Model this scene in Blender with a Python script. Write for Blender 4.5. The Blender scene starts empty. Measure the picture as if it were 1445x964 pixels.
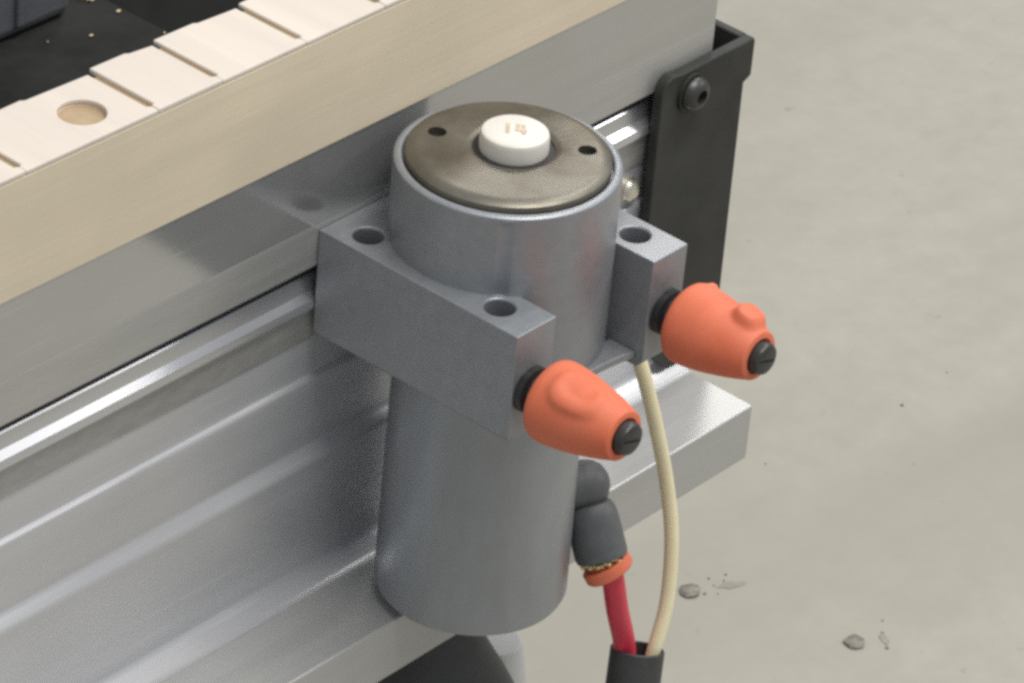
import bpy, bmesh, math, random
from mathutils import Vector, Matrix
random.seed(7)
S = 0.001                                   # everything below is written in millimetres
sc = bpy.context.scene
COL = sc.collection

# ------------------------------------------------------------------ camera
R = ((0.66081861, -0.74649689, 0.07785338),
     (-0.36507791, -0.41033011, -0.83567178),
     (0.65577197, 0.52380492, -0.5436833))
camd = bpy.data.cameras.new('camera')
cam = bpy.data.objects.new('camera', camd); COL.objects.link(cam)
m = Matrix(((R[0][0], -R[1][0], -R[2][0], -739.22 * S),
            (R[0][1], -R[1][1], -R[2][1], -597.31 * S),
            (R[0][2], -R[1][2], -R[2][2], 557.83 * S),
            (0, 0, 0, 1)))
cam.matrix_world = m
camd.sensor_width = 36; camd.lens = 36 * 6000 / 1445
camd.clip_start = 0.05; camd.clip_end = 200
sc.camera = cam

# ------------------------------------------------------------------ light
w = bpy.data.worlds.new('World'); sc.world = w; w.use_nodes = True
bg = w.node_tree.nodes['Background']
bg.inputs['Color'].default_value = (0.88, 0.94, 1.0, 1); bg.inputs['Strength'].default_value = 0.50

def area(name, loc, target, sx, sy, power, col):
    l = bpy.data.lights.new(name, 'AREA'); l.shape = 'RECTANGLE'; l.size = sx; l.size_y = sy
    l.energy = power; l.color = col
    o = bpy.data.objects.new(name, l); COL.objects.link(o); o.location = loc
    o.rotation_euler = (Vector(target) - Vector(loc)).to_track_quat('-Z', 'Y').to_euler()
    return o
WARM = (1.0, 0.975, 0.935)
area('ceiling_lamp', (3.15, -2.1, 2.0), (3.15, -2.1, 0), 1.1, 0.9, 58, WARM)
area('ceiling_lamp', (0.1, -0.7, 2.1), (0.1, -0.7, 0), 1.3, 0.6, 40, WARM)
area('ceiling_lamp', (1.9, 0.2, 2.1), (1.9, 0.2, 0), 1.3, 0.6, 22, WARM)
area('ceiling_lamp', (3.0, 2.0, 2.1), (3.0, 2.0, 0), 1.0, 0.6, 38, WARM)

sc.view_settings.view_transform = 'Standard'; sc.view_settings.look = 'None'
sc.view_settings.exposure = 0.0; sc.view_settings.gamma = 1.0
sc.render.engine = 'CYCLES'
sc.cycles.pixel_filter_type = 'BLACKMAN_HARRIS'
sc.cycles.filter_width = 3.3                # the soft lens of a small phone camera
sc.cycles.use_denoising = False          # leaves a little sensor-like grain
sc.cycles.sample_clamp_indirect = 1.2
sc.cycles.max_bounces = 8

# ------------------------------------------------------------------ materials
def nd(nt, t, **kw):
    n = nt.nodes.new(t)
    for k, v in kw.items(): setattr(n, k, v)
    return n

def mat(name, base, rough=0.5, metal=0.0, var=0.12, scale=80.0, stretch=(1, 1, 1), rvar=0.1,
        bump=0.0, bscale=900.0, aniso=0.0, tint=None, tint_scale=25.0, tint_amt=0.5, spec=0.5,
        specks=0.0, scratch=False, tint_stretch=None, trans=0.0, sss=0.0, coat=0.0):
    M = bpy.data.materials.new(name); M.use_nodes = True
    nt = M.node_tree; L = nt.links
    p = nt.nodes['Principled BSDF']
    tc = nd(nt, 'ShaderNodeTexCoord'); mp = nd(nt, 'ShaderNodeMapping')
    mp.inputs['Scale'].default_value = stretch
    L.new(tc.outputs['Object'], mp.inputs['Vector'])
    n1 = nd(nt, 'ShaderNodeTexNoise'); n1.inputs['Scale'].default_value = scale; n1.inputs['Detail'].default_value = 6
    n1.inputs['Roughness'].default_value = 0.62
    L.new(mp.outputs['Vector'], n1.inputs['Vector'])
    cr = nd(nt, 'ShaderNodeValToRGB')
    lo = [max(0, c * (1 - var)) for c in base]; hi = [min(1, c * (1 + var)) for c in base]
    cr.color_ramp.elements[0].color = (*lo, 1); cr.color_ramp.elements[0].position = 0.3
    cr.color_ramp.elements[1].color = (*hi, 1); cr.color_ramp.elements[1].position = 0.7
    L.new(n1.outputs['Fac'], cr.inputs['Fac'])
    colour = cr.outputs['Color']
    if tint:
        n2 = nd(nt, 'ShaderNodeTexNoise'); n2.inputs['Scale'].default_value = tint_scale; n2.inputs['Detail'].default_value = 4
        if tint_stretch:
            m2 = nd(nt, 'ShaderNodeMapping'); m2.inputs['Scale'].default_value = tint_stretch
            m2.inputs['Rotation'].default_value = (0, 0, math.radians(28))
            L.new(tc.outputs['Object'], m2.inputs['Vector']); L.new(m2.outputs['Vector'], n2.inputs['Vector'])
        else:
            L.new(tc.outputs['Object'], n2.inputs['Vector'])
        c2 = nd(nt, 'ShaderNodeMapRange'); c2.inputs['From Min'].default_value = 0.42; c2.inputs['From Max'].default_value = 0.68
        c2.inputs['To Max'].default_value = tint_amt
        L.new(n2.outputs['Fac'], c2.inputs['Value'])
        mx = nd(nt, 'ShaderNodeMix', data_type='RGBA')
        mx.inputs['B'].default_value = (*tint, 1)
        L.new(c2.outputs['Result'], mx.inputs['Factor']); L.new(colour, mx.inputs['A'])
        colour = mx.outputs['Result']
    if specks:
        n3 = nd(nt, 'ShaderNodeTexNoise'); n3.inputs['Scale'].default_value = specks; n3.inputs['Detail'].default_value = 2
        L.new(tc.outputs['Object'], n3.inputs['Vector'])
        c3 = nd(nt, 'ShaderNodeMapRange'); c3.inputs['From Min'].default_value = 0.70; c3.inputs['From Max'].default_value = 0.80
        c3.inputs['To Max'].default_value = 0.35
        L.new(n3.outputs['Fac'], c3.inputs['Value'])
        mx = nd(nt, 'ShaderNodeMix', data_type='RGBA')
        mx.inputs['B'].default_value = (*[c * 0.35 for c in base], 1)
        L.new(c3.outputs['Result'], mx.inputs['Factor']); L.new(colour, mx.inputs['A'])
        colour = mx.outputs['Result']
    if scratch:                                  # hairline wear: thin bright and dull marks
        ms = nd(nt, 'ShaderNodeMapping'); ms.inputs['Scale'].default_value = (25, 700, 700)
        ms.inputs['Rotation'].default_value = (0.1, 0.06, 0.04)
        L.new(tc.outputs['Object'], ms.inputs['Vector'])
        n4 = nd(nt, 'ShaderNodeTexNoise'); n4.inputs['Scale'].default_value = 1.0; n4.inputs['Detail'].default_value = 1
        L.new(ms.outputs['Vector'], n4.inputs['Vector'])
        c4 = nd(nt, 'ShaderNodeMapRange'); c4.inputs['From Min'].default_value = 0.70; c4.inputs['From Max'].default_value = 0.76
        c4.inputs['To Max'].default_value = 0.16
        L.new(n4.outputs['Fac'], c4.inputs['Value'])
        mx = nd(nt, 'ShaderNodeMix', data_type='RGBA')
        mx.inputs['B'].default_value = (*[min(1, c * 1.5) for c in base], 1)
        L.new(c4.outputs['Result'], mx.inputs['Factor']); L.new(colour, mx.inputs['A'])
        colour = mx.outputs['Result']
    L.new(colour, p.inputs['Base Color'])
    mr = nd(nt, 'ShaderNodeMapRange')
    mr.inputs['To Min'].default_value = max(0.02, rough - rvar); mr.inputs['To Max'].default_value = min(1, rough + rvar)
    L.new(n1.outputs['Fac'], mr.inputs['Value']); L.new(mr.outputs['Result'], p.inputs['Roughness'])
    p.inputs['Metallic'].default_value = metal
    p.inputs['Specular IOR Level'].default_value = spec
    p.inputs['Transmission Weight'].default_value = trans
    p.inputs['Coat Weight'].default_value = coat
    if sss:
        p.inputs['Subsurface Weight'].default_value = sss
        p.inputs['Subsurface Radius'].default_value = (0.004, 0.003, 0.002)
        p.inputs['Subsurface Scale'].default_value = 1.0
    if aniso:
        p.inputs['Anisotropic'].default_value = aniso
        p.inputs['Anisotropic Rotation'].default_value = 0.25
        cx = nd(nt, 'ShaderNodeCombineXYZ'); cx.inputs[0].default_value = 1.0
        L.new(cx.outputs[0], p.inputs['Tangent'])
    if bump:
        nb = nd(nt, 'ShaderNodeTexNoise'); nb.inputs['Scale'].default_value = bscale; nb.inputs['Detail'].default_value = 3
        L.new(mp.outputs['Vector'], nb.inputs['Vector'])
        b = nd(nt, 'ShaderNodeBump'); b.inputs['Strength'].default_value = bump; b.inputs['Distance'].default_value = 0.0004
        L.new(nb.outputs['Fac'], b.inputs['Height']); L.new(b.outputs['Normal'], p.inputs['Normal'])
    return M

ALU = mat('extruded_aluminium', (0.60, 0.60, 0.615), 0.37, 0.48, 0.07, 90, (0.05, 1, 1), 0.06, 0.06, 1400, aniso=0.4,
          tint=(0.54, 0.54, 0.55), tint_scale=18, tint_amt=0.5, scratch=True)
ALUP = mat('polished_aluminium_panel', (0.52, 0.52, 0.515), 0.14, 0.72, 0.06, 70, (0.06, 1, 1), 0.05, 0.02, 1400,
           tint=(0.47, 0.46, 0.44), tint_scale=20, tint_amt=0.45, scratch=True)
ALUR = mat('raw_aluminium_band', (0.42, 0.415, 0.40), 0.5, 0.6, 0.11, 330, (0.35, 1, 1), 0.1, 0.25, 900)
ALUL = mat('milled_ledge', (0.49, 0.488, 0.475), 0.42, 0.45, 0.05, 120, (0.1, 1, 1), 0.06, 0.06, 1200)
ALUB = mat('milled_aluminium', (0.50, 0.495, 0.48), 0.40, 0.6, 0.08, 200, (0.1, 1, 1), 0.06, 0.08, 1200)
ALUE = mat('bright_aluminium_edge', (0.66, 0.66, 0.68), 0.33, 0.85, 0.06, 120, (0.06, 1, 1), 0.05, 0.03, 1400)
GREY = mat('grey_anodised_metal', (0.315, 0.328, 0.348), 0.42, 0.5, 0.07, 260, (1, 1, 1), 0.06, 0.16, 1500,
           tint=(0.278, 0.289, 0.306), tint_scale=40, tint_amt=0.5, scratch=True)
GREYB = mat('grey_drawn_tube', (0.335, 0.352, 0.374), 0.36, 0.62, 0.06, 200, (1, 1, 0.25), 0.06, 0.10, 1500,
           tint=(0.29, 0.305, 0.322), tint_scale=35, tint_amt=0.5, scratch=True)
STEEL = mat('tarnished_plate', (0.205, 0.19, 0.158), 0.43, 0.8, 0.14, 110, (1, 1, 1), 0.08, 0.02, 1500,
            tint=(0.125, 0.104, 0.075), tint_scale=60, tint_amt=0.8)
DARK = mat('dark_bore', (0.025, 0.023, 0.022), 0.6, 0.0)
WHITE = mat('white_plastic', (0.72, 0.69, 0.63), 0.45, 0, 0.03, 150, bump=0.12, bscale=700, sss=0.15)
STAIN = mat('tan_worn_print', (0.56, 0.46, 0.32), 0.55, 0, 0.25, 500)
ORANGE = mat('orange_plastic', (0.74, 0.185, 0.094), 0.62, 0, 0.05, 120, bump=0.10, bscale=800, sss=0.10,
             tint=(0.69, 0.14, 0.058), tint_scale=70, tint_amt=0.6)
BLKPL = mat('black_plastic', (0.022, 0.022, 0.022), 0.38, 0, 0.2, 200, bump=0.1)
BLKST = mat('black_coated_steel', (0.021, 0.021, 0.018), 0.62, 0, 0.25, 220, rvar=0.1, bump=0.3, bscale=1100,
            tint=(0.042, 0.042, 0.036), tint_scale=60, tint_amt=0.6, scratch=True)
BLKSC = mat('black_oxide_screw', (0.07, 0.07, 0.068), 0.4, 0.6, 0.2, 300)
GREYPL = mat('dark_grey_plastic', (0.11, 0.112, 0.115), 0.5, 0, 0.12, 200, bump=0.15, bscale=800)
RED = mat('red_hose', (0.66, 0.035, 0.075), 0.40, 0, 0.08, 200, sss=0.1)
CLEAR = mat('yellowed_tube', (0.77, 0.70, 0.47), 0.45, 0, 0.04, 120, sss=0.35, bump=0.03)
SLEEVE = mat('black_rubber_sleeve', (0.045, 0.045, 0.044), 0.58, 0, 0.2, 160, bump=0.2, bscale=700)
BRASS = mat('frayed_seal', (0.72, 0.60, 0.30), 0.5, 0.2, 0.2, 400)
WOODF = mat('maple_face', (0.74, 0.635, 0.475), 0.58, 0, 0.05, 140, (0.04, 1, 1), 0.06, 0.12, 700,
            tint=(0.60, 0.52, 0.39), tint_scale=16, tint_amt=0.6)
WOODT = mat('pale_maple', (0.66, 0.585, 0.51), 0.60, 0, 0.07, 90, (1, 0.08, 1), 0.05, 0.12, 700)
WOODG = mat('sawn_maple', (0.42, 0.305, 0.175), 0.7, 0, 0.12, 90)
HOLE = mat('hole_shade_brown', (0.42, 0.305, 0.185), 0.7, 0, 0.1, 200)  # brown colour stands in for the shade inside the board's hole
FLOOR = mat('concrete_floor', (0.415, 0.392, 0.334), 0.62, 0, 0.06, 48, (1, 1, 1), 0.08, 0.3, 300,
            tint=(0.345, 0.322, 0.268), tint_scale=1.0, tint_amt=0.75, tint_stretch=(1.6, 7.0, 1), spec=0.3, specks=60)
CHIP = mat('dark_grit', (0.22, 0.195, 0.165), 0.7, 0, 0.5, 220)
SMUDGE = mat('scuffed_concrete', (0.32, 0.29, 0.235), 0.8, 0, 0.2, 90)
BED = mat('black_rubber_bed', (0.010, 0.010, 0.0095), 0.8, 0, 0.4, 60, spec=0.12)
MATT = mat('black_mat', (0.022, 0.0225, 0.021), 0.85, 0, 0.5, 40, spec=0.15)
SLATE = mat('slate_grey_casting', (0.11, 0.115, 0.13), 0.55, 0, 0.12, 70, bump=0.2)
DUST = mat('sawdust', (0.62, 0.50, 0.30), 0.8)
PALE = mat('pale_grey_plastic', (0.60, 0.60, 0.58), 0.5, 0, 0.05, 60)
ZINC = mat('bright_zinc', (0.72, 0.68, 0.58), 0.3, 0.9, 0.08, 300)

# ------------------------------------------------------------------ helpers
def V(*a): return Vector(a)

def mesh_from(bm, name, angle=35):
    bmesh.ops.recalc_face_normals(bm, faces=bm.faces[:])
    me = bpy.data.meshes.new(name); bm.to_mesh(me); bm.free()
    me.polygons.foreach_set('use_smooth', [True] * len(me.polygons))
    me.set_sharp_from_angle(angle=math.radians(angle))
    return me

def obj(name, bm, material, parent=None, cut=(), bevel=0.0, seg=2, angle=35, loc=None):
    """Link one mesh (bm is in mm, world or parent space); cutters are bmeshes too."""
    bmesh.ops.scale(bm, vec=(S, S, S), verts=bm.verts[:])
    me = mesh_from(bm, name, angle)
    o = bpy.data.objects.new(name, me)
    COL.objects.link(o)
    if True:
        tmp = []
        for i, c in enumerate(cut):
            bmesh.ops.scale(c, vec=(S, S, S), verts=c.verts[:])
            co = bpy.data.objects.new('cutter', mesh_from(c, 'cutter')); COL.objects.link(co); tmp.append(co)
            b = o.modifiers.new('b', 'BOOLEAN'); b.operation = 'DIFFERENCE'; b.object = co; b.solver = 'EXACT'
        if bevel:
            b = o.modifiers.new('v', 'BEVEL'); b.width = bevel * S; b.segments = seg; b.limit_method = 'ANGLE'
            b.angle_limit = math.radians(40); b.use_clamp_overlap = True
        wn = o.modifiers.new('w', 'WEIGHTED_NORMAL'); wn.mode = 'FACE_AREA'; wn.weight = 90; wn.keep_sharp = True
        dg = bpy.context.evaluated_depsgraph_get(); dg.update()
        me2 = bpy.data.meshes.new_from_object(o.evaluated_get(dg))
        o.modifiers.clear(); o.data = me2; me2.name = name
        bpy.data.meshes.remove(me)
        for t in tmp:
            md = t.data; bpy.data.objects.remove(t); bpy.data.meshes.remove(md)
    o.data.materials.clear(); o.data.materials.append(material)
    if parent is not None:
        o.parent = parent
        o.matrix_parent_inverse = Matrix.Identity(4)
        o.location = -parent.location if loc is None else loc
    elif loc is not None:
        o.location = loc
    return o

def thing(name, label, cat, loc, group=None):
    o = bpy.data.objects.new(name, None); COL.objects.link(o)
    o.location = Vector(loc) * S; o.empty_display_size = 0.01
    o['label'] = label; o['category'] = cat
    if group: o['group'] = group
    return o

def tag(o, label, cat, group=None):
    o['label'] = label; o['category'] = cat
    if group: o['group'] = group
    return o

def prism(pts, a, b, axis='z'):
    """2-D outline extruded along an axis: z -> (x,y), x -> (y,z), y -> (x,z)."""
    bm = bmesh.new()
    f = {'z': lambda p, t: (p[0], p[1], t), 'x': lambda p, t: (t, p[0], p[1]), 'y': lambda p, t: (p[0], t, p[1])}[axis]
    lo = [bm.verts.new(f(p, a)) for p in pts]; hi = [bm.verts.new(f(p, b)) for p in pts]
    n = len(pts)
    for i in range(n): bm.faces.new((lo[i], lo[(i + 1) % n], hi[(i + 1) % n], hi[i]))
    bm.faces.new(lo[::-1]); bm.faces.new(hi)
    return bm

def box(x0, x1, y0, y1, z0, z1):
    return prism([(x0, y0), (x1, y0), (x1, y1), (x0, y1)], z0, z1)

def frame(axis):
    a = Vector(axis).normalized()
    u = a.orthogonal().normalized(); v = a.cross(u)
    return a, u, v

def lathe(profile, origin, axis=(0, 0, 1), n=64, disp=None, up=None):
    """profile = [(r, s)] along the axis; r 0 closes the ends."""
    bm = bmesh.new(); a, u, v = frame(axis)
    if up is not None:
        u = (Vector(up) - a * Vector(up).dot(a)).normalized(); v = a.cross(u)
    o = Vector(origin); rings = []
    for r, s in profile:
        if r <= 1e-6: rings.append([bm.verts.new(o + a * s)])
        else:
            ring = []
            for k in range(n):
                t = 2 * math.pi * k / n
                rr = r + (disp(t, s) if disp else 0)
                ring.append(bm.verts.new(o + a * s + (u * math.cos(t) + v * math.sin(t)) * rr))
            rings.append(ring)
    for p, q in zip(rings, rings[1:]):
        for k in range(n):
            k2 = (k + 1) % n
            if len(p) == 1 and len(q) == 1: break
            if len(p) == 1: bm.faces.new((p[0], q[k], q[k2]))
            elif len(q) == 1: bm.faces.new((p[k], q[0], p[k2]))
            else: bm.faces.new((p[k], q[k], q[k2], p[k2]))
    for ring in (rings[0], rings[-1]):
        if len(ring) > 1: bm.faces.new(ring)
    return bm

def cyl(c, axis, r, a, b, n=48): return lathe([(r, a), (r, b)], c, axis, n)

def spline(pts, k=12):
    P = [Vector(p) for p in pts]; P = [P[0] * 2 - P[1]] + P + [P[-1] * 2 - P[-2]]
    out = []
    for i in range(1, len(P) - 2):
        for j in range(k):
            t = j / k
            out.append(0.5 * ((2 * P[i]) + (P[i + 1] - P[i - 1]) * t + (2 * P[i - 1] - 5 * P[i] + 4 * P[i + 1] - P[i + 2]) * t * t
                              + (3 * P[i] - P[i - 1] - 3 * P[i + 1] + P[i + 2]) * t ** 3))
    out.append(P[-2]); return out

def tube(pts, r, n=20, k=12):
    bm = bmesh.new(); Q = spline(pts, k); rings = []
    u = None
    for i, q in enumerate(Q):
        d = (Q[min(i + 1, len(Q) - 1)] - Q[max(i - 1, 0)]).normalized()
        u = d.orthogonal().normalized() if u is None else (u - d * u.dot(d)).normalized()
        v = d.cross(u)
        rr = r(i / (len(Q) - 1)) if callable(r) else r
        rings.append([bm.verts.new(q + (u * math.cos(2 * math.pi * j / n) + v * math.sin(2 * math.pi * j / n)) * rr) for j in range(n)])
    for p, q in zip(rings, rings[1:]):
        for j in range(n): bm.faces.new((p[j], p[(j + 1) % n], q[(j + 1) % n], q[j]))
    bm.faces.new(rings[0][::-1]); bm.faces.new(rings[-1])
    return bm

def arc(cx, cy, r, a0, a1, n):
    return [(cx + r * math.cos(math.radians(a0 + (a1 - a0) * i / n)), cy + r * math.sin(math.radians(a0 + (a1 - a0) * i / n))) for i in range(n + 1)]

# ------------------------------------------------------------------ floor
FZ = -800
bm = bmesh.new()
vs = [bm.verts.new(p) for p in ((-9000, -9000, FZ), (12000, -9000, FZ), (12000, 12000, FZ), (-9000, 12000, FZ))]
bm.faces.new(vs)
fl = obj('floor', bm, FLOOR); fl['kind'] = 'structure'

def grit(x, y, r, seed, flat=0.28):
    rnd = random.Random(seed); b = bmesh.new()
    bmesh.ops.create_icosphere(b, subdivisions=2, radius=r)
    for v in b.verts:
        v.co *= rnd.uniform(0.8, 1.15); v.co.z *= flat
        v.co += Vector((x, y, FZ + r * flat * 0.55))
    return b
for i, (x, y, r, lab) in enumerate(((785, 481, 6.0, 'dark chip on the grey floor just right of the pale tube'),
                                    (815, 392, 6.0, 'dark chip on the grey floor nearest the bottom right corner'))):
    tag(obj('floor_chip', grit(x, y, r, 3 + i), CHIP), lab, 'debris', 'dark chips lying on the floor')
gb = bmesh.new(); rnd = random.Random(21)
for cx_, cy_, n_, sp in ((799, 475, 6, 8), (826, 386, 3, 9), (1010, 330, 4, 60), (900, 560, 5, 90), (640, 250, 4, 50)):
    for k in range(n_):
        bmesh.ops.create_icosphere(gb, subdivisions=1, radius=rnd.uniform(0.4, 1.15),
            matrix=Matrix.Translation((cx_ + rnd.gauss(0, sp), cy_ + rnd.gauss(0, sp * 0.5), FZ + 0.4)) @ Matrix.Diagonal((1.2, 1, 0.5, 1)))
go = obj('floor_grit', gb, CHIP); go['kind'] = 'stuff'; tag(go, 'tiny dark grains of grit scattered over the pale concrete floor', 'grit')
def scuff(x, y, lx, ly, rot, seed):
    rnd = random.Random(seed); b = bmesh.new(); n = 14
    ring = []
    for k in range(n):
        t = 2 * math.pi * k / n; q = rnd.uniform(0.65, 1.15)
        px, py = lx * q * math.cos(t), ly * q * math.sin(t)
        ring.append((x + px * math.cos(rot) - py * math.sin(rot), y + px * math.sin(rot) + py * math.cos(rot)))
    top = [b.verts.new((p[0], p[1], FZ + 0.4)) for p in ring]; lo = [b.verts.new((x + (p[0] - x) * 1.08, y + (p[1] - y) * 1.08, FZ + 0.1)) for p in ring]
    b.faces.new(top)
    for k in range(n): b.faces.new((lo[k], lo[(k + 1) % n], top[(k + 1) % n], top[k]))
    return b
for i, (x, y, lx, ly, rt, lab) in enumerate(((806, 470, 9, 3.2, 2.6, 'brownish scuff on the floor beside the chip near the tube'),
                                             (830, 383, 6, 2.5, 0.9, 'small brownish scuff beside the bottom right floor chip'))):
    tag(obj('floor_scuff', scuff(x, y, lx, ly, rt, 30 + i), SMUDGE), lab, 'stain', 'scuffs on the floor')

# ------------------------------------------------------------------ aluminium rail (one extrusion, profile in (y, z), along x)
X0, X1 = -520.0, 130.5
rail = thing('aluminium_rail', 'long silver aluminium extrusion with stepped ridges and a flat ledge behind the grey cylinder', 'rail', (-200, 34, -160))
# upper beam under the wood
up = [(34, -0.33), (34, -36.4), (34.8, -37.2), (60, -37.2), (60, -0.33)]
obj('upper_beam', prism(up, X0, X1, 'x'), ALUP, rail, bevel=0.25, seg=2)
obj('milled_band', prism([(33.78, -24.0), (33.78, -35.8), (33.98, -36.2), (33.98, -23.4)], X0, X1 - 0.4, 'x'), ALUB, rail)
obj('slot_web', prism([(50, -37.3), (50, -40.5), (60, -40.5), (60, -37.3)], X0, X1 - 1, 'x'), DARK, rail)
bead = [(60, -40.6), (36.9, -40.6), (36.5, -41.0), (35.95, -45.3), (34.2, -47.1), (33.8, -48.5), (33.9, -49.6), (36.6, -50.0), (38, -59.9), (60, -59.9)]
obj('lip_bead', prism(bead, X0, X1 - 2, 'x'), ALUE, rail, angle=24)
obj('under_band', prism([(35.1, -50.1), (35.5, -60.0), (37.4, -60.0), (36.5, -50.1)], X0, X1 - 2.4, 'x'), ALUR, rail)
wall = [(60, -60.1), (36.3, -60.1), (35.9, -60.6), (35.9, -72.6)] + [(35.9 - 1.5 * math.sin(math.radians(t)), -74.1 + 1.5 * math.cos(math.radians(t))) for t in (30, 60, 80)] \
    + [(34.5, -75.5), (35.1, -94.4), (34.8, -95.4), (34.2, -96.4), (32.8, -98.0), (32.4, -99.2), (32.4, -100.2), (34.3, -134.6), (34.1, -135.6), (33.1, -137.0), (29.9, -139.5), (28.8, -139.95), (27.6, -140.05), (60, -140.05)]
obj('stepped_wall', prism(wall, X0, X1, 'x'), ALU, rail, angle=34)
obj('base_ledge', prism([(4.0, -159.2), (59.0, -159.2), (59.0, -140.1), (4.0, -140.1)], X0, X1 + 0.3, 'x'), ALUL, rail, bevel=0.6, seg=3)

# ------------------------------------------------------------------ wooden board with its pale blocks
wood = thing('wooden_board', 'pale maple board with sawn blocks along its top edge, lying on the aluminium rail', 'board', (-200, 46, 0))
obj('board', prism([(33.6, -0.3), (57.0, -0.3), (57.0, 32.98), (33.6, 32.98)], -430, 118, 'x'), WOODF, wood, bevel=0.3,
    cut=[cyl((-110.2, 45.0, 0), (0, 0, 1), 6.1, 28.6, 40, 40)])
edges = [-300, -262, -222, -182, -139.3, -95.3, -73.1, -43.2, -14, 12, 44, 80, 117]
for i, (a, b) in enumerate(zip(edges, edges[1:])):
    g = 1.1
    rnd = random.Random(i)
    back = 59.1 + rnd.uniform(-0.5, 0.5); bb = back - rnd.uniform(1.3, 2.0)
    mid = (a + b) / 2 + rnd.uniform(-3, 3)
    out = [(a + 0.01, 33.56), (b - 0.01, 33.56), (b - 0.01, 36.2), (b - g, 36.6), (b - g, bb), (mid + 1, bb + 0.9), (mid, bb + 1.6), (a + g, back), (a + g, 36.6), (a + 0.01, 36.2)]
    top = 34.5 + rnd.uniform(-0.1, 0.1)
    cut = [cyl((-110.2, 45.0, 0), (0, 0, 1), 6.1, 31.8, 40, 40)] if i == 4 else []
    obj('wood_block', prism(out, 33.0, top), WOODT, wood, cut=cut, bevel=0.4, seg=3)
    if i < len(edges) - 2:                  # browner sawn floor of the kerf beside the block
        obj('saw_kerf', box(b - g + 0.03, b + g - 0.03, 36.7, 56.4, 32.99, 33.3), WOODG, wood)
obj('hole_shade_plug', cyl((-110.2, 45.0, 0), (0, 0, 1), 6.05, 28.7, 32.6, 32), HOLE, wood)  # added shallow disc, its brown painting the shadow of a deeper hole

# ------------------------------------------------------------------ black bed and grey casting behind the wood
tag(obj('machine_bed', box(-560, 118, 63, 460, -40, -16), BED, bevel=1.0),
    'deep black machine bed behind the wooden board', 'machine bed')
tag(obj('rubber_mat', box(-540, -14, 64, 440, -15.9, -6), MATT, bevel=1.0),
    'dull black mat behind the wood, dusted with shavings, under the slate grey casting', 'mat')
cast = thing('machine_casting', 'slate grey casting standing on the black mat in the top left corner', 'machine part', (-160, 140, -6))
obj('casting_body', box(-330, -27.0, 134, 230, -6, 60), SLATE, cast, bevel=4, seg=4)
obj('casting_rib', box(-49, -46.5, 132.8, 135, -2, 56), SLATE, cast, bevel=0.6)
rnd = random.Random(5)
b = bmesh.new()
for (x, y, r) in ((-17.5, 137, 1.6), (-19.2, 139, 1.1), (-17, 127, 0.7), (-32, 122, 0.6)):
    bmesh.ops.create_icosphere(b, subdivisions=1, radius=r, matrix=Matrix.Translation((x, y, -5.5)) @ Matrix.Diagonal((1.3, 0.8, 0.5, 1)))
for k in range(46):
    x, y = rnd.uniform(-150, 20), rnd.uniform(64, 190)
    if x > -16 or (x < -25 and y > 130): continue
    r = rnd.uniform(0.12, 0.4)
    q = Matrix.Translation((x, y, -5.4)) @ Matrix.Rotation(rnd.uniform(0, 6), 4, 'Z') @ Matrix.Rotation(rnd.uniform(-.5, .5), 4, 'X')
    bmesh.ops.create_cube(b, size=1, matrix=q @ Matrix.Diagonal((r * 2, r, 0.5, 1)))
o = obj('wood_shavings', b, DUST); o['kind'] = 'stuff'; tag(o, 'tiny pale wood shavings scattered on the black bed', 'shavings')

# ------------------------------------------------------------------ black bracket with its screw
br = thing('steel_bracket', 'black steel angle bracket bolted to the right end of the rail', 'bracket', (125, 32, -136))
pl = [(104.2, -112), (112, -128), (122, -136.5), (144.0, -136.5), (142.7, -45.6), (145.9, -44.2), (145.9, -33.0), (145.4, -31.6), (113.0, -31.6), (108.2, -31.0)] + [(106.0, -32.2), (104.4, -34.6), (104.0, -38.0)]
obj('front_plate', prism(pl, 30.2, 33.6, 'y'), BLKST, br, bevel=0.5)
obj('side_flange', prism([(33.65, -31.7), (46.8, -31.7), (46.8, -41.5), (44.5, -44.0), (33.65, -44.0)], 142.9, 145.9, 'x'), BLKST, br, bevel=0.5)
obj('back_tab', prism([(126.0, -31.7), (142.85, -31.7), (142.85, -70), (131.0, -70)], 44.6, 46.8, 'y'), BLKST, br, bevel=0.4)
sx, sz = 117.4, -39.2
hd = obj('button_screw', lathe([(0, 0), (5.1, 0), (5.3, 0.6), (5.0, 1.6), (4.2, 2.6), (3.2, 3.1), (2.2, 3.3), (2.1, 1.4), (0, 1.2)], (sx, 29.2, sz), (0, -1, 0), 40), BLKSC, br)
obj('washer', lathe([(0, 0), (6.2, 0), (6.2, 0.9), (0, 0.9)], (sx, 30.15, sz), (0, -1, 0), 40), BLKST, br)

scw = thing('pan_screw', 'small pale zinc screw on the rail between the cylinder and the black bracket', 'screw', (99.5, 35, -68))
obj('screw_head', lathe([(0, 0), (2.6, 0), (3.3, 0.5), (3.2, 1.8), (2.3, 2.6), (0, 2.8)], (99.4, 35.6, -67.0), (0, -1, 0.25), 28), ZINC, scw)
obj('screw_washer', lathe([(0, 0), (4.0, 0), (4.0, 0.8), (0, 0.8)], (99.4, 36.2, -67.2), (0, -1, 0), 28), ZINC, scw)

# ------------------------------------------------------------------ pneumatic cylinder
pc = thing('pneumatic_cylinder', 'grey metal air cylinder with square flange and two orange knobs, fixed to the rail', 'air cylinder', (0, 0, -137))
BT, BB = -25.0, -58.6
holes = [(-26.5, 23.0), (-26.5, -23.0), (27.0, -23.2), (26.5, 23.0)]
HR = 4.1
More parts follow.
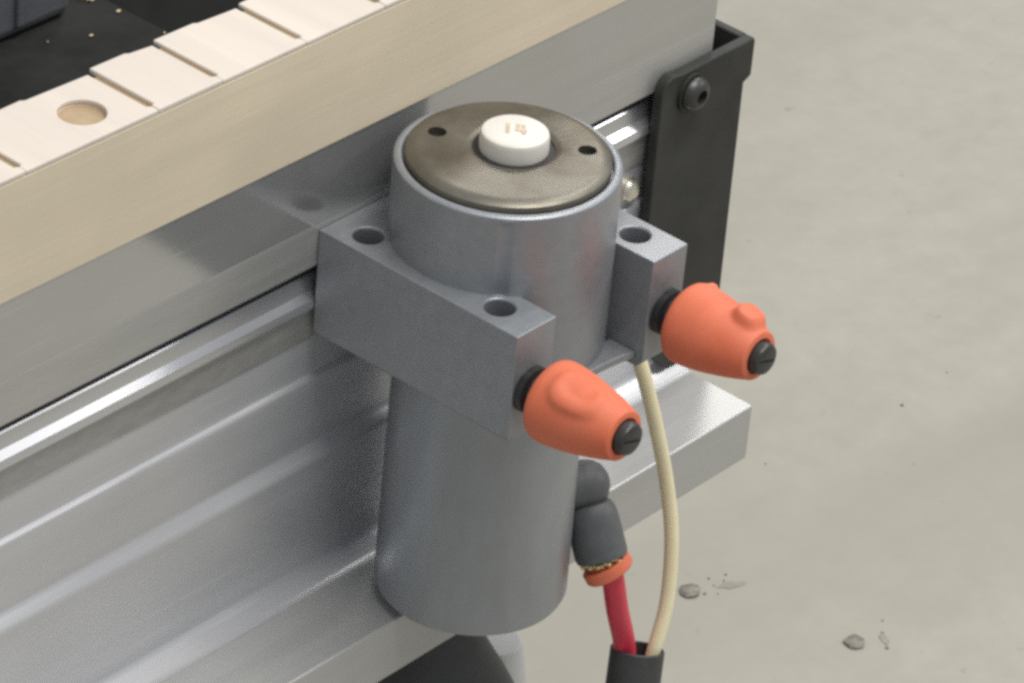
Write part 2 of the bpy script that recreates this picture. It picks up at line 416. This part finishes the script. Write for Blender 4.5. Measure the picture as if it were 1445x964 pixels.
# square flange: two lobes in front, open between them
outl = [(-34, 33.6), (-34, -35.6), (-18.8, -35.6)]
a0 = math.degrees(math.atan2(-23.4, -18.8)); a1 = math.degrees(math.atan2(-22.4, 20.0))
ra = 29.9
outl += [(ra * math.cos(math.radians(a0 + (a1 - a0) * k / 16)), ra * math.sin(math.radians(a0 + (a1 - a0) * k / 16))) for k in range(17)]
outl += [(20.0, -35.6), (34, -35.6), (34, 33.6)]
blk = prism(outl, BB + 2.2, BT)                 # the flange, with a broad chamfer round its foot
blk.verts.ensure_lookup_table(); blk.faces.ensure_lookup_table()
foot = [f for f in blk.faces if len(f.verts) > 8 and abs(f.calc_center_median().z - (BB + 2.2)) < 0.01][0]
ex = bmesh.ops.extrude_face_region(blk, geom=[foot])
bmesh.ops.delete(blk, geom=[foot], context='FACES_ONLY') if foot.is_valid else None
for v in [g for g in ex['geom'] if isinstance(g, bmesh.types.BMVert)]:
    v.co.z = BB
    if abs(v.co.x) > 33: v.co.x *= 32.0 / 34.0
    if v.co.y < -34: v.co.y += 2.0
obj('mounting_block', blk, GREY, pc,
    cut=[lathe([(0, -80), (HR, -80), (HR, BT - 0.4), (HR + 0.45, BT + 0.05), (HR + 0.45, 0), (0, 0)], (x, y, 0), (0, 0, 1), 40) for x, y in holes], bevel=0.8, seg=3)
web = [(-18.7, -33.0)] + [(x, -31.2 - 1.6 * (x / 19.5) ** 2) for x in range(-16, 19, 4)] + [(19.9, -33.0), (19.9, -24), (-18.7, -24)]
obj('lug_web', prism(web, BB + 2.3, -54.0), GREY, pc, bevel=0.6)
for x, y in holes[:3]:
    sc_ = obj('socket_screw', lathe([(0, 0), (HR - 0.15, 0), (HR - 0.15, 4), (2.1, 4), (2.0, 1.6), (0, 1.6)], (x, y, BT - 12), (0, 0, 1), 32), BLKSC, pc)
# upper barrel, scalloped above the screw holes
up = lathe([(0, -58.4), (29.9, -58.4), (30.0, -26), (30.0, -2.7), (29.75, -2.0), (29.2, -1.55), (28.5, -1.4), (27.9, -1.55), (27.6, -1.9), (27.6, -3.2), (0, -3.2)], (0, 0, 0), n=128)
obj('upper_barrel', up, GREY, pc, cut=[cyl((x, y, 0), (0, 0, 1), 5.6, -24.9, -2.9, 48) for x, y in holes], bevel=0.0, angle=30)
obj('lower_barrel', lathe([(0, -137.2), (25.2, -137.2), (26.3, -136.7), (26.8, -135.5), (25.95, -61.6), (25.6, -61.0), (24.2, -60.9), (24.2, BB - 0.05), (0, BB - 0.05)], (0, 0, 0), n=128), GREYB, pc, angle=40)
# tarnished cap plate
bx, by = 3.2, 1.0
cap = lathe([(0, -3.1), (27.1, -3.1), (27.1, -1.0), (26.8, -0.3), (25.9, 0.35), (24.6, 0.75), (23.4, 0.85), (0, 0.85)], (0, 0, 0), n=128)
pins = ((-7.2, 18.7), (15.5, -13.5))
obj('cap_plate', cap, STEEL, pc, cut=[lathe([(0, -2.95), (10.9, -2.95), (10.9, -0.2), (12.6, 0.9), (12.6, 5), (0, 5)], (bx, by, 0), (0, 0, 1), 64)]
    + [cyl((hx, hy, 0), (0, 0, 1), 2.5, -2.95, 5, 32) for hx, hy in pins], angle=25, bevel=0.2)
obj('bore_seal', cyl((bx, by, 0), (0, 0, 1), 10.8, -2.94, -0.5, 64), DARK, pc)
for hx, hy in pins:
    obj('pin_hole', cyl((hx, hy, 0), (0, 0, 1), 2.45, -2.94, -1.2, 32), DARK, pc)
rod = obj('piston_rod', lathe([(0, -2.2), (9.0, -2.2), (9.2, 0), (9.15, 3.4), (8.8, 4.4), (8.0, 4.95), (0, 5.1)], (3.6, 1.4, 0), (0.02, 0.01, 1), 64), WHITE, pc)
def strokes(segs, wd, z):
    b = bmesh.new()
    for k, ((xa, ya), (xb, yb)) in enumerate(segs):
        d = Vector((xb - xa, yb - ya, 0)); L = d.length; q = math.atan2(d.y, d.x)
        mtx = Matrix.Translation(((xa + xb) / 2, (ya + yb) / 2, z + 0.012 * k)) @ Matrix.Rotation(q, 4, 'Z') @ Matrix.Diagonal((L + wd * .6, wd, 0.12, 1))
        bmesh.ops.create_cube(b, size=1, matrix=mtx)
    return b
# the two worn upright marks moulded in the rod's end (written square to the camera's view)
rx = Vector((0.663, -0.749)); ry = Vector((0.749, 0.663))
def rp(u, v): q = Vector((3.75, 1.45)) + rx * u + ry * v; return (q.x, q.y)
mk = [(rp(-2.1, -2.0), rp(-2.0, 2.4)), (rp(2.1, -2.2), rp(2.1, 2.2)), (rp(0.4, -0.6), rp(2.6, -0.8)), (rp(0.4, -0.5), rp(0.7, 2.2))]
obj('worn_mark', strokes(mk, 1.0, 5.16), STAIN, rod, loc=(0, 0, 0))

# orange flow-control knobs
def knob(cx, cz, tilt, lug_up, lug_s, lug_h, lug_len, lug_w, dimple, nub=False):
    ax = Vector((0, -1, tilt)).normalized()
    base = Vector((cx, -35.6, cz)); k_ = 1.4
    st = obj('knob_stem', lathe([(0, -1.5), (6.4, -1.5), (6.4, 2.4), (5.0, 2.9), (5.0, 8.2), (0, 8.2)], base, ax, 36), BLKPL, pc)
    prof = [(0, 5.2), (6.6, 5.2), (8.8, 5.3), (10.1, 5.7), (10.9, 6.5), (11.25, 7.6)]
    rr = [(11.3, 8.6), (11.25, 10.5), (11.0, 13), (10.6, 16), (10.05, 19), (9.4, 22), (8.7, 25), (7.9, 28), (7.2, 30.2), (6.95, 31)]
    fine = []
    for (r0, s0), (r1, s1) in zip(rr, rr[1:]):
        for j in range(4): fine.append((r0 + (r1 - r0) * j / 4, s0 + (s1 - s0) * j / 4))
    prof += fine + [(6.9, 31.3), (6.6, 31.7), (5.1, 31.8), (4.9, 30.8), (0, 30.8)]
    prof = [(q, k_ + p * 0.96) for q, p in prof]
    def disp(t, s):
        s = (s - k_) / 0.96
        t = (t + math.pi) % (2 * math.pi) - math.pi
        u = t * 8.5 / lug_w; q = (s - lug_s) / lug_len
        d = (abs(u) ** 2.6 + abs(q) ** 2.6)
        h = lug_h * (1 / (1 + d ** 4.5)) if d < 6 else 0
        if dimple and d < 6: e = (abs(u + 0.32) * 1.5) ** 2.4 + (abs(q) * 1.5) ** 2.4; h -= lug_h * dimple / (1 + e ** 3)
        if nub:
            t2 = (t + 0.55) * 9.5; q2 = s - 8.0
            h += 1.1 * math.exp(-(t2 * t2 / 2.2 + q2 * q2 / 2.2))
        return h
    kb = obj('flow_knob', lathe(prof, base, ax, 112, disp, up=lug_up), ORANGE, pc, angle=50)
    sl = Vector((0.3, 0, 1)).normalized()
    s2 = ax.cross(sl).normalized()
    slot = bmesh.new()
    mt = Matrix((( *s2,), (*ax,), (*ax.cross(s2),))).transposed().to_4x4()
    bmesh.ops.create_cube(slot, size=1, matrix=Matrix.Translation(base + ax * 35.2) @ mt @ Matrix.Diagonal((14, 1.7, 0.9, 1)))
    obj('needle_screw', lathe([(0, 30.9), (4.5, 30.9), (4.5, 33.6), (4.1, 34.4), (3.2, 34.8), (0, 34.9)], base, ax, 40), BLKSC, kb, cut=[slot], bevel=0.2, loc=(0, 0, 0))
    return kb
knob(-27.2, -43.3, 0.04, (-0.45, 0, 0.89), 18.8, 1.4, 7.4, 4.6, 0.75)
knob(27.3, -43.0, 0.035, (0.25, 0, 0.97), 26.0, 2.7, 4.0, 3.9, 0.0, nub=True)

# elbow fitting low on the far side of the barrel
d = Vector((math.cos(math.radians(-23)), math.sin(math.radians(-23)), 0))
E = Vector((30.9, -12.2, -113.3))
fd = Vector((-0.1, -0.5, -0.86)).normalized()
rd = Vector((0.20, -0.55, -0.81)).normalized()
el = obj('elbow_fitting', lathe([(0, -12), (5.6, -12), (6.2, -5), (6.9, -1.5), (7.0, 0.8), (6.5, 3.2), (5.3, 5.2), (3.2, 6.6), (0, 7.0)], E, d, 48), GREYPL, pc)
obj('fitting_body', lathe([(0, 0.5), (4.2, 0.5), (4.6, 5.2), (6.0, 5.6), (6.9, 6.8), (7.3, 8.8), (7.5, 11), (7.5, 20.2), (7.1, 21.4), (0, 21.4)], E, fd, 48), GREYPL, el, loc=(0, 0, 0))
b = bmesh.new(); rnd = random.Random(9)
a_, u_, v_ = frame(fd)
for k in range(34):
    t = 2 * math.pi * k / 34
    q = E + fd * (21.5 + rnd.uniform(-0.2, 1.2)) + (u_ * math.cos(t) + v_ * math.sin(t)) * rnd.uniform(5.6, 6.8)
    bmesh.ops.create_icosphere(b, subdivisions=1, radius=rnd.uniform(0.5, 0.95), matrix=Matrix.Translation(q))
obj('frayed_seal', b, BRASS, el, loc=(0, 0, 0))
RC = E + fd * 21.4
obj('release_ring', lathe([(0, 0.2), (4.4, 0.2), (4.6, 1.4), (6.6, 1.5), (7.2, 2.0), (7.2, 4.4), (6.7, 5.0), (3.4, 5.1), (0, 5.1)], RC, rd, 48), ORANGE, el, loc=(0, 0, 0))

# hoses and sleeve
P0 = RC + rd * 3
hz = [P0, RC + rd * 6.0, (34.0, -26.2, -150.2), (40.2, -25.2, -165.2), (40.0, -26.4, -173), (36.5, -29, -185), (33, -31, -195)]
tag(obj('red_hose', tube(hz, 3.2, 24), RED), 'red air hose running from the orange ring down into the black sleeve', 'hose')
ct = [(33.5, 4, -50), (39, 1.5, -51.5), (43.6, -4, -59), (47.4, -11, -74), (50.2, -14, -84.2), (54.6, -17, -101.9), (58.7, -20, -121.6), (58.8, -24, -139.1), (54.6, -28, -157.0), (47.6, -30.4, -170.5), (43, -31.6, -182), (38, -33, -196)]
tag(obj('clear_tube', tube(ct, 2.1, 20), CLEAR), 'thin yellowish translucent tube curving down past the orange knobs into the sleeve', 'tube')
SA = Vector((44.4, -27.2, -168.8)); sd = Vector((-0.30, -0.20, -0.93)).normalized()
slv = obj('cable_sleeve', lathe([(0, 5.0), (6.9, 5.0), (7.0, 0.2), (7.4, -0.2), (7.8, 0.3), (7.85, 30), (7.8, 52), (0, 52)], SA, sd, 48), SLEEVE)
tag(slv, 'black rubber sleeve gathering the red hose and the pale tube', 'sleeve')

# ------------------------------------------------------------------ leg under the ledge
lg = thing('machine_stand', 'black rubber flared stand under the ledge below the grey cylinder', 'stand', (8, 18, -800))
obj('flared_cup', lathe([(0, -159.4), (11, -159.4), (13, -166), (15.2, -172), (18.5, -178), (22, -184), (25.3, -190.5), (28, -198), (29.5, -208), (29, -216), (24, -219), (0, -219)], (8.0, 18, 0), n=64), SLEEVE, lg)
obj('support_post', lathe([(0, -800), (20, -800), (20, -219.2), (0, -219.2)], (8.0, 18, 0), n=40), BLKST, lg)
ws = thing('pale_post', 'pale grey plastic post on the floor behind the black flared stand', 'post', (75, 50, -800))
obj('post_body', lathe([(0, -800), (13, -800), (13, -250), (11, -234), (9.6, -226), (8.4, -224.5), (0, -224)], (75, 50, 0), n=48), PALE, ws)
